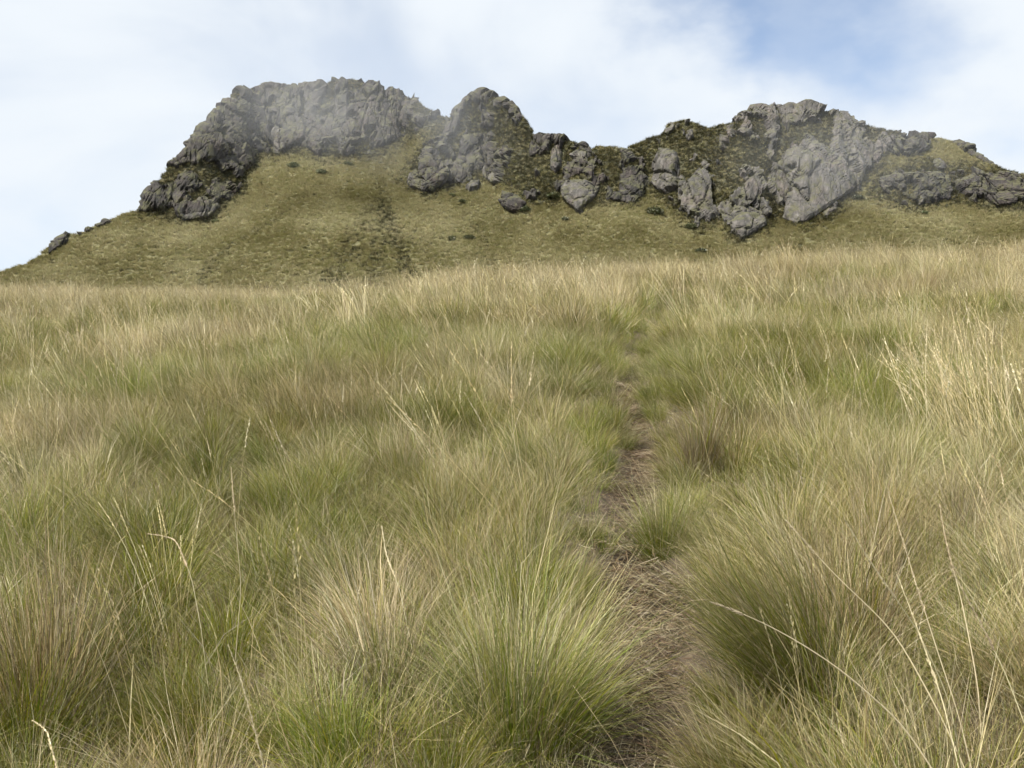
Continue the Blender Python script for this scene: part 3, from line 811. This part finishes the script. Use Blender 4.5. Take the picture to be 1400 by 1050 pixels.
rot = rot_euler(r.normal(0, .1, len(x)), tl, r.uniform(-.9, .9, len(x)))
vis = np.abs(x) < .5 * y + .25
rank = np.where(vis & (y > 2.3), y, 1e3 + y)
order = np.argsort(rank); indiv = np.zeros(len(x), bool); indiv[order[:300]] = True
LAB = [['green tussock spilling over the edge of the brown trail', 'green grass tussock standing away from the trail'],
       ['green and straw coloured tussock at the edge of the brown trail', 'green tussock with straw coloured tips away from the trail'],
       ['dry straw coloured tussock at the edge of the brown trail', 'dry straw coloured tussock standing away from the trail']]
for i in np.nonzero(indiv)[0]:
    o = obj('grass_tussock', NEARP[idx[i]][0])
    o.location = (x[i], y[i], z[i]); o.rotation_euler = rot[i]; o.scale = (sc_[i], sc_[i], hs_[i])
    e = 0 if td[i] < .5 else 1
    size = 'tall' if hs_[i] > .84 else 'low' if hs_[i] < .62 else 'medium'
    way = 'upright' if abs(tl[i]) < .09 else 'leaning'
    o['label'] = size + ' ' + way + ' ' + LAB[fam[i]][e]; o['category'] = 'tussock'
    o['group'] = size + ' ' + way + ' ' + LAB[fam[i]][e].split(' tussock')[0] + (' tussocks along the trail' if e == 0 else ' tussocks of the meadow')
n_ = ~indiv
instancer('meadow_grass', np.c_[x, y, z][n_], rot[n_], np.c_[sc_, sc_, hs_][n_], idx[n_], [p[0] for p in NEARP],
          'mass of olive and straw tussock grass up the middle slope')

# ---- shorter grass filling the gaps between them
r = np.random.default_rng(21)
UND = [tussock_mesh('undergrowth', 260 + i, 330, .30, .17, .0021, dry=(.1, .25, .4, .2)[i], dead=(.15, .2, .3, .1)[i], tip=.5, spread=1.1, fan=1.2, seg=3) for i in range(4)]
x, y = scatter(1.9, 14, 12, r, .57, .9)
td, side = trail_dist(x, y); ok = td > np.interp(y, [0, 5, 9, 13], [.21, .185, .11, .04]); x, y, td = x[ok], y[ok], td[ok]
z = ground_z(x, y, td) - .01; s = r.uniform(.7, 1.25, len(x)) * np.where(td < .5, .7, 1)
instancer('short_grass', np.c_[x, y, z], rot_euler(r.normal(0, .1, len(x)), r.normal(-.05, .15, len(x)), r.uniform(-3, 3, len(x))), np.c_[s, s, s], r.integers(0, 4, len(x)), UND,
          'short green and brown grass filling the gaps between tussocks')

# ---- far tussocks over the brow
r = np.random.default_rng(12)
xs, ysl = [], []
for a, b, d in ((12.5, 20, 6.5), (20, 32, 5.2), (32, 48, 4.6), (48, 78, 3.4)):
    q = scatter(a, b, d, r); xs.append(q[0]); ysl.append(q[1])
x, y = np.concatenate(xs), np.concatenate(ysl)
td, side = trail_dist(x, y)
ok = td > .08; x, y, td = x[ok], y[ok], td[ok]
z = ground_z(x, y, td) - .01
fam = families(x, y, r); fam = np.where((td < .6) & (r.uniform(size=len(x)) < .7), 0, fam)
idx = fam_index(FARP, fam, r)
s = r.uniform(.7, 1.25, len(x)) * np.where(td < .45, .62, 1.0)
rot = rot_euler(r.normal(0, .1, len(x)), r.normal(-.06, .15, len(x)), r.uniform(-1, 1, len(x)))
instancer('brow_grass', np.c_[x, y, z], rot, np.c_[s, s, s * r.uniform(.8, 1.15, len(x))], idx, [p[0] for p in FARP],
          'pale dry tussock grass running up to the brow of the slope')

# ---- flowering stalks scattered over the meadow
r = np.random.default_rng(13)
SP = [stalk_clump_mesh('stalks', 300 + i, n, .82, .0021, .014, 22) for i, n in enumerate((3, 4, 6, 9, 2, 1))]
SF = [stalk_clump_mesh('far_stalks', 320 + i, n, .85, .0042, .022, 9) for i, n in enumerate((4, 6, 9, 14))]
x, y = scatter(2.6, 13, 4.2, r); td, _ = trail_dist(x, y); f = fbm(x / 2.5, y / 2.5, oct=2, seed=500)
ok = (td > .35) & (f + r.normal(0, .25, len(x)) > -.05); x, y, td = x[ok], y[ok], td[ok]
z = ground_z(x, y, td); s = r.uniform(.75, 1.15, len(x))
instancer('seed_stalks', np.c_[x, y, z], rot_euler(r.normal(0, .1, len(x)), r.normal(-.05, .15, len(x)), r.uniform(-1, 1, len(x))),
          np.c_[s, s, s], r.integers(0, len(SP), len(x)), SP, 'thin pale seed stalks standing above the tussocks')
xs, ysl = [], []
for a, b, d in ((13, 24, 2.2), (24, 40, 2.2), (40, 75, 1.4)):
    q = scatter(a, b, d, r); xs.append(q[0]); ysl.append(q[1])
x, y = np.concatenate(xs), np.concatenate(ysl); td, _ = trail_dist(x, y); f = fbm(x / 4, y / 4, oct=2, seed=510)
ok = (td > .4) & (f + r.normal(0, .25, len(x)) > -.1); x, y, td = x[ok], y[ok], td[ok]
z = ground_z(x, y, td); s = r.uniform(.75, 1.2, len(x))
instancer('brow_seed_stalks', np.c_[x, y, z], rot_euler(r.normal(0, .1, len(x)), r.normal(-.05, .15, len(x)), r.uniform(-1, 1, len(x))),
          np.c_[s, s, s], r.integers(0, len(SF), len(x)), SF, 'pale seed stalks bristling along the brow of the slope')

# ---- dead grass trodden flat on the trail
def litter_mesh(name, seed, n=70):
    r = np.random.default_rng(seed)
    a = r.uniform(0, 6.28, n); p = r.uniform(-.13, .13, (n, 2)); ln = r.uniform(.05, .2, n); cu = r.normal(0, .5, n)
    V, Q, C = [], [], []
    cols = [(0.19, 0.145, 0.095), (0.27, 0.215, 0.145), (0.12, 0.085, 0.055), (0.16, 0.11, 0.07), (0.36, 0.31, 0.22)]
    for i in range(n):
        q = np.array([p[i, 0], p[i, 1], r.uniform(.002, .02)]); c = np.ones(4); c[:3] = np.array(cols[r.integers(5)]) * r.uniform(.6, 1.1)
        for k in range(4):
            ang = a[i] + cu[i] * k
            w_ = .0011 * np.array([-math.sin(ang), math.cos(ang), r.normal(0, .6)])
            V += [q - w_, q + w_]; C += [c, c]
            if k:
                b = len(V) - 4; Q.append((b, b + 1, b + 3, b + 2))
            q = q + np.array([math.cos(ang), math.sin(ang), r.normal(.03, .22)]) * ln[i] / 3
            q[2] = max(q[2], .001)
    me = mesh_np(name, V, Q); add_attr(me, 'bcol', np.array(C), 'FLOAT_COLOR'); me.materials.append(M_LITTER)
    return me
r = np.random.default_rng(14)
x, y = scatter(1.7, 16, 60, r, .62, 1.2)
td, _ = trail_dist(x, y); ok = td < np.interp(y, [0, 5, 9, 14], [.27, .22, .15, .08]) + r.normal(0, .04, len(x)); x, y, td = x[ok], y[ok], td[ok]
z = ground_z(x, y, td) + .002
sx = r.uniform(.7, 1.3, len(x))
instancer('trail_litter', np.c_[x, y, z], rot_euler(r.normal(.15, .12, len(x)), r.normal(0, .12, len(x)), r.uniform(0, 6.28, len(x))),
          np.c_[sx, sx, sx], r.integers(0, 5, len(x)), [litter_mesh('litter', 600 + i) for i in range(5)],
          'brown dead grass trodden flat along the narrow trail')

# ---- the tall stalks that stand out singly
def at(px, py, dep):
    d = px_dir(px, py); return np.array(d) / d.y * dep
HERO = [
 ('long pale bare stalk arching low towards the trail', [(1290, 1075), (1235, 990), (1150, 915), (1080, 870), (1020, 840), (972, 823)], 2.35, .0034, .10),
 ('pale kinked stalk leaning over dark green blades', [(1330, 1075), (1290, 985), (1255, 920), (1222, 862), (1180, 822), (1140, 785), (1075, 712)], 2.45, .0034, .14),
 ('tall straw stalk with a thick feathery seed head at its bent tip', [(1335, 1080), (1312, 980), (1285, 900), (1250, 790), (1215, 675)], 2.5, .0032, .36),
 ('slender stalk with a narrow drooping seed head beside the kinked stalk', [(1320, 1080), (1300, 960), (1255, 860), (1190, 770), (1155, 710)], 2.6, .003, .3),
 ('short stiff stalk with a dense seed head among the tall ones', [(1318, 1080), (1290, 960), (1262, 880), (1240, 820), (1225, 782)], 2.4, .003, .4),
 ('stalk with a loose seed head leaning away from the others', [(1420, 1040), (1375, 920), (1340, 850), (1300, 778)], 2.6, .003, .35),
 ('upright stalk with a slim seed head behind the leaning stalks', [(1345, 1075), (1338, 940), (1315, 820), (1290, 730), (1285, 690)], 2.9, .003, .3),
 ('single straw stalk with a fat seed head in the green grass', [(368, 1080), (345, 985), (330, 930), (312, 882)], 2.45, .0021, .5),
 ('thin stalk with a pale head rising from short green grass', [(322, 900), (330, 800), (322, 720), (316, 640)], 3.4, .0021, .2),
 ('slender stalk curving over with a light seed head', [(275, 860), (262, 790), (240, 735), (205, 730)], 3.3, .0021, .3),
 ('stalk with a bent reddish seed head above dull grass', [(560, 870), (545, 800), (528, 760), (522, 720)], 3.4, .0021, .35),
 ('pale stalk with a half open seed head near grey dead blades', [(80, 1060), (65, 1000), (45, 985)], 2.5, .0021, .5),
]
def smooth_curve(c, n):
    c = np.array(c, float)
    s_ = np.r_[0, np.cumsum(np.linalg.norm(np.diff(c, axis=0), axis=1))]
    u = np.linspace(0, s_[-1], n)
    p = np.stack([np.interp(u, s_, c[:, k]) for k in range(c.shape[1])], -1)
    for _ in range(3): p[1:-1] = (p[:-2] + 2 * p[1:-1] + p[2:]) / 4
    return p
r = np.random.default_rng(15)
for lab, path, dep, wid, head in HERO:
    p2 = smooth_curve(path, 22)
    pts = np.array([at(q[0], q[1], dep + .12 * k / 21) for k, q in enumerate(p2)])
    # carry the culm down to the ground
    b = pts[0].copy(); gz = float(ground_z(np.array([b[0]]), np.array([b[1] + .03]))[0])
    if b[2] > gz:
        n_e = 6
        extra = np.array([b + (np.array([b[0] + .04, b[1] + .03, gz - .02]) - b) * (1 - k / n_e) for k in range(n_e)])
        pts = np.concatenate([extra, pts])
    hd_frac = head * .9
    org = pts[0].copy()
    cu, hd = ribbon_stalk(pts - org, wid * 1.35, hd_frac, r, None, None, .011, 80)
    e = obj('grass_stalk', None, label=lab, category='grass stalk'); e.location = org; e['group'] = 'tall seed stalks'
    tone = r.uniform(.9, 1.2)
    obj('culm', col_mesh('culm', *cu, np.array((.66, .60, .42)) * tone, r, M_STALK), parent=e)
    obj('seed_head', col_mesh('seed_head', *hd, np.array((.62, .53, .37)) * tone, r, M_STALK, .25), parent=e)

# a clump of straw stalks leaning together, a dark dead tussock and others that stand out
def place(nm, me, px, py, lab, cat, s=1.0, rz=0.0, tilt=0.0, sz=1.0):
    hx, hy = hit(px, py); hz = float(ground_z(np.array([hx]), np.array([hy]))[0])
    o = obj(nm, me, label=lab, category=cat); o.location = (hx, hy, hz - .02); o.rotation_euler = (0, tilt, rz); o.scale = (s, s, s * sz)
    return o
place('stalk_clump', stalk_clump_mesh('stalk_clump', 777, 150, .85, .0024, .012, 18, .34), 1335, 605, 'thick clump of tall pale straw stalks all leaning one way', 'grass clump', 1.1, 0, -.12)
CL = [stalk_clump_mesh('stalk_clump', 780 + i, 34, .78, .0022, .011, 16, .26) for i in range(3)]
for k, (cx, cy) in enumerate([(205, 520), (60, 740), (725, 500), (560, 425), (985, 500), (1085, 640), (640, 690), (420, 600), (1000, 420), (1180, 480)]):
    o = place('straw_clump', CL[k % 3], cx, cy, 'loose clump of pale straw stalks rising from green grass', 'grass clump', r.uniform(.85, 1.1), r.uniform(-.6, .6), r.uniform(-.2, 0))
    o['group'] = 'loose clumps of straw stalks'
place('grey_tussock', tussock_mesh('grey_tussock', 805, 700, .6, .12, .0026, dry=.5, dead=.35, tip=.5, spread=.3, lean=(-.1, 0), fan=.6), 50, 1000, 'tall grey brown dead tussock with stiff upright blades', 'tussock', 1.0)
for k, (cx, cy) in enumerate([(235, 1000), (275, 1020), (250, 970), (300, 985), (1015, 1040), (1050, 1020), (1000, 1065), (1035, 1075)]):
    o = place('grass_tussock', NEARP[k % 8][0], cx, cy, 'small green tussock filling a gap in the near sward', 'tussock', r.uniform(.5, .65), r.uniform(-1, 1), r.uniform(-.15, .1))
    o['group'] = 'small green tussocks of the near sward'
place('dead_tussock', tussock_mesh('dead_tussock', 801, 900, .42, .06, .0024, dry=.05, dead=.8, tip=.15, spread=.35, lean=(0, 0), fan=.45), 958, 650, 'upright dark brown dead tussock beside the trail', 'tussock', 1.0)
place('bright_tussock', tussock_mesh('bright_tussock', 802, 1300, .46, .07, .002, dry=.12, dead=.05, tip=.5, spread=.6, lean=(-.05, 0)), 905, 735, 'bright green tussock in the middle of the trail bend', 'tussock', .85)
place('leaning_tussock', tussock_mesh('leaning_tussock', 803, 2200, .62, .08, .0017, dry=.10, dead=.25, tip=.4, spread=.25, lean=(-.62, -.1), fan=.5), 1110, 985, 'big dark tussock with combed blades leaning over the trail', 'tussock', 1.0)
place('trailside_tussock', tussock_mesh('trailside_tussock', 804, 2600, .58, .13, .0017, dry=.12, dead=.15, tip=.5, spread=.8, lean=(.12, -.05)), 715, 1000, 'large rounded tussock with orange brown tips spilling onto the trail', 'tussock', .95)

# ------------------------------------------------------------------ growth on the mountain
r = np.random.default_rng(16)
def tuft(name, seed, n, h, br, wid, cols, spread=.9, seg=2):
    rr = np.random.default_rng(seed)
    me = tussock_mesh(name, seed, n, h, br, wid, dry=.2, dead=.1, tip=.5, spread=spread, seg=seg)
    k = (seg + 1) * 2
    c = np.ones((n * k, 4)); c[:, :3] = np.repeat(pick(cols, n, rr) * (1.36 if cols is not HTH else 1.0), k, 0)
    me.attributes['bcol'].data.foreach_set('color', c.astype(np.float32).ravel())
    me.materials.clear(); me.materials.append(M_TUFT)
    return me
YEL = [(0.29, 0.265, 0.15), (0.265, 0.245, 0.135), (0.32, 0.29, 0.175), (0.24, 0.225, 0.12)]
OLV = [(0.20, 0.192, 0.088), (0.23, 0.215, 0.10), (0.17, 0.168, 0.075), (0.26, 0.237, 0.12)]
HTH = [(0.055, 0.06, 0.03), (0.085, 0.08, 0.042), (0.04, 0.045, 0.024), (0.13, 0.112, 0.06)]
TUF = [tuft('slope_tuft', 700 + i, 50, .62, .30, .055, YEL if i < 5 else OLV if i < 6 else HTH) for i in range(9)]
# area weighted points on the turf
A = PG[:-1, :-1]; B = PG[:-1, 1:]; C_ = PG[1:, :-1]
area = np.linalg.norm(np.cross(B - A, C_ - A), axis=-1)
front = np.zeros_like(area); front[nf - 4:nf + NR + 6] = 1
wgt = (area * front * np.where(ALLD[:-1, :-1] > .3, 0.0, 1.0)).ravel()
NT = 130000
pick_q = r.choice(len(wgt), NT, p=wgt / wgt.sum())
j, i = np.unravel_index(pick_q, area.shape)
fu, fv = r.uniform(size=(2, NT, 1))
pp = A[j, i] + fu * (B - A)[j, i] + fv * (C_ - A)[j, i]
hf = heathg[j, i] + grooveg[j, i] * .68
dryf = fbm(pp[:, 0] / 14, pp[:, 1] / 14, oct=3, seed=820) + r.normal(0, .25, NT)
u = r.uniform(size=NT)
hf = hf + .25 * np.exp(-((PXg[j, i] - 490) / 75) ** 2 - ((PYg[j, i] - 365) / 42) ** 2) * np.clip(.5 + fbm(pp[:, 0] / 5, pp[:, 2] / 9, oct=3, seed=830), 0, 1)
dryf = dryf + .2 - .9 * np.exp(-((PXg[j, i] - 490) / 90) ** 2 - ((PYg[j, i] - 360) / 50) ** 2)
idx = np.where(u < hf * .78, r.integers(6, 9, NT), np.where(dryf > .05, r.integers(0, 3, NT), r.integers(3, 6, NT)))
idx = np.where((r.uniform(size=NT) < .012), r.integers(6, 9, NT), idx)
s = r.uniform(.6, 1.05, NT)
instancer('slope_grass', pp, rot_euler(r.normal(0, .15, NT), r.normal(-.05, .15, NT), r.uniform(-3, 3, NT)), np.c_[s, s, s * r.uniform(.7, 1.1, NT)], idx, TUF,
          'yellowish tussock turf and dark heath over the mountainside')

# shrubs on the slope, one thing each
def leaf_mesh(name, seed, n, rad, hgt, leaf, cols):
    r = np.random.default_rng(seed)
    u = r.normal(size=(n, 3)); u /= np.linalg.norm(u, axis=1, keepdims=True)
    rr = r.uniform(.35, 1, n) ** .6 * (1 + .3 * perlin(u[:, 0] * 2.2 + seed, u[:, 1] * 2.2, u[:, 2] * 2.2))
    p = u * rr[:, None] * np.array([rad, rad, hgt * .6]); p[:, 2] = np.abs(p[:, 2] + hgt * .35)
    t1 = r.normal(size=(n, 3)); t1 /= np.linalg.norm(t1, axis=1, keepdims=True)
    t2 = np.cross(t1, r.normal(size=(n, 3))); t2 /= np.linalg.norm(t2, axis=1, keepdims=True)
    l = leaf * r.uniform(.6, 1.4, (n, 1))
    V = np.stack([p - t1 * l, p + t2 * l * .45, p + t1 * l, p - t2 * l * .45], 1).reshape(-1, 3)
    me = mesh_np(name, V, np.arange(n * 4).reshape(-1, 4))
    c = np.ones((n * 4, 4)); c[:, :3] = np.repeat(pick(cols, n, r), 4, 0)
    add_attr(me, 'bcol', c, 'FLOAT_COLOR'); me.materials.append(M_SHRUB)
    return me
def stem_mesh(name, seed, rad, hgt):
    r = np.random.default_rng(seed); V, Q = [], []
    for k in range(7):
        a = r.uniform(0, 6.28); e = np.array([math.cos(a) * rad * .6, math.sin(a) * rad * .6, hgt * .75]); m = e * np.array([.35, .35, .55])
        pts = np.array([(0, 0, -.3), m, e]); b = len(V)
        for q, w_ in zip(pts, (.09, .06, .025)):
            for an in (0, 2.1, 4.2): V.append(q + w_ * np.array([math.cos(an), math.sin(an), 0]))
        for s_ in range(2):
            for f in range(3): Q.append((b + s_ * 3 + f, b + s_ * 3 + (f + 1) % 3, b + s_ * 3 + 3 + (f + 1) % 3, b + s_ * 3 + 3 + f))
    return col_mesh(name, np.array(V), np.array(Q), (.09, .065, .045), r, M_SHRUB)
LEAF = [leaf_mesh('foliage', 900 + i, 700, 1.0, 1.3, .16, [(0.085, 0.105, 0.045), (0.11, 0.125, 0.06), (0.15, 0.15, 0.08)]) for i in range(4)]
STEM = [stem_mesh('stem', 910, 1.0, 1.3)]
def hill_at(px, py):
    c = int(np.argmin(np.abs(PX - px))); rows = np.interp(py, YY[::-1, c], np.arange(NR)[::-1])
    return PG[nf + int(rows), c], nrm[nf + int(rows), c]
SHRUBS = [(895, 292, 1.9, 'dark green round shrub under the ribbed buttress'), (944, 312, 1.6, 'grey green shrub at the foot of the pinnacled crag'),
          (958, 345, 1.2, 'small dark shrub alone on pale grass below the crag'), (618, 328, 1.2, 'low dark bush on the open slope beside its twin'),
          (641, 327, 1.3, 'low dark bush with a rounded top on the open slope'), (617, 268, 1.0, 'tiny dark shrub below the square buttress'),
          (632, 276, 1.0, 'small spreading shrub on grass under the pale block'), (402, 228, 1.6, 'dark bush in thin mist below the summit cliff'),
          (440, 236, 1.5, 'scrubby bush on the misty grass shoulder'), (475, 226, 1.3, 'blue green bush high on the grass shoulder'),
          (757, 270, 1.7, 'bright green bush between the peak and the wedge rock'), (716, 288, 1.4, 'green shrub hugging a dark rock knot'),
          (773, 300, 1.0, 'small pale shrub below the wedge shaped rock'), (1172, 272, 1.5, 'dark shrub on the turf beside the smooth slab'),
          (1262, 292, 1.0, 'small black green bush under the turf-roofed crack'), (295, 303, .9, 'tiny bush at the foot of the summit buttress'),
          (985, 375, 1.0, None)]
for k, (px, py, s, lab) in enumerate(SHRUBS):
    if lab is None: continue
    p, n = hill_at(px, py)
    e = obj('shrub', None, label=lab, category='shrub', group='shrubs on the mountainside'); e.location = p - np.array([0, 0, .1]); e.scale = (s * 1.0, s * .8, s * .62); e.rotation_euler = (0, 0, k * 1.7)
    obj('foliage', LEAF[k % 4], parent=e); obj('stem', STEM[0], parent=e)

# ------------------------------------------------------------------ drifting mist round the summits
def mist_mat():
    m, t, N, L = new_mat('thin_cloud')
    o = N('ShaderNodeOutputMaterial'); v = N('ShaderNodeVolumePrincipled')
    v.inputs['Color'].default_value = (0.95, 0.97, 1, 1); v.inputs['Anisotropy'].default_value = 0.2
    tcn = N('ShaderNodeTexCoord')
    ln = N('ShaderNodeVectorMath'); ln.operation = 'LENGTH'; L(tcn.outputs['Object'], ln.inputs[0])
    fo = N('ShaderNodeMapRange'); fo.interpolation_type = 'SMOOTHSTEP'
    fo.inputs['From Min'].default_value = 1.0; fo.inputs['From Max'].default_value = 0.15
    fo.inputs['To Min'].default_value = 0; fo.inputs['To Max'].default_value = 1
    L(ln.outputs['Value'], fo.inputs['Value'])
    geo = N('ShaderNodeNewGeometry')
    n = N('ShaderNodeTexNoise'); n.inputs['Scale'].default_value = 0.04; n.inputs['Detail'].default_value = 4; n.inputs['Distortion'].default_value = .6
    L(geo.outputs['Position'], n.inputs['Vector'])
    mr = N('ShaderNodeMapRange'); mr.inputs['From Min'].default_value = .3; mr.inputs['From Max'].default_value = .68
    L(n.outputs['Fac'], mr.inputs['Value'])
    a = N('ShaderNodeMath'); a.operation = 'MULTIPLY'; L(fo.outputs[0], a.inputs[0]); L(mr.outputs[0], a.inputs[1])
    b = N('ShaderNodeMath'); b.operation = 'MULTIPLY'; L(a.outputs[0], b.inputs[0])
    at_ = N('ShaderNodeAttribute'); at_.attribute_type = 'OBJECT'; at_.attribute_name = 'thickness'
    L(at_.outputs['Fac'], b.inputs[1]); L(b.outputs[0], v.inputs['Density']); L(v.outputs[0], o.inputs['Volume'])
    return m
M_MIST = mist_mat()
def ball(name, nu=20, nv=12):
    V = [(0, 0, 1)]
    for a in range(1, nv):
        for b in range(nu):
            V.append((math.sin(math.pi * a / nv) * math.cos(2 * math.pi * b / nu), math.sin(math.pi * a / nv) * math.sin(2 * math.pi * b / nu), math.cos(math.pi * a / nv)))
    V.append((0, 0, -1)); T, Q = [], []
    for b in range(nu):
        T.append((0, 1 + b, 1 + (b + 1) % nu)); T.append((len(V) - 1, 1 + (nv - 2) * nu + (b + 1) % nu, 1 + (nv - 2) * nu + b))
        for a in range(nv - 2):
            Q.append((1 + a * nu + b, 1 + (a + 1) * nu + b, 1 + (a + 1) * nu + (b + 1) % nu, 1 + a * nu + (b + 1) % nu))
    me = mesh_np(name, V, Q, T); me.materials.append(M_MIST); return me
MB = ball('mist')
for px, py, dep, rx, ry, rz, th, lab in (
    (420, 122, 194, 54, 15, 17, .0125, 'thin grey mist veiling the top of the dark summit cliff'),
    (505, 170, 198, 36, 13, 15, .012, 'wisp of mist hanging over the grass shoulder'),
    (600, 195, 190, 24, 9, 12, .013, 'faint wisp of mist drifting off the pointed peak'),
    (1170, 205, 178, 32, 13, 14, .016, 'thin mist drifting across the pinnacled crag')):
    o = obj('mist', MB, kind='stuff', label=lab); o.location = at(px, py, dep); o.scale = (rx, ry, rz); o['thickness'] = th
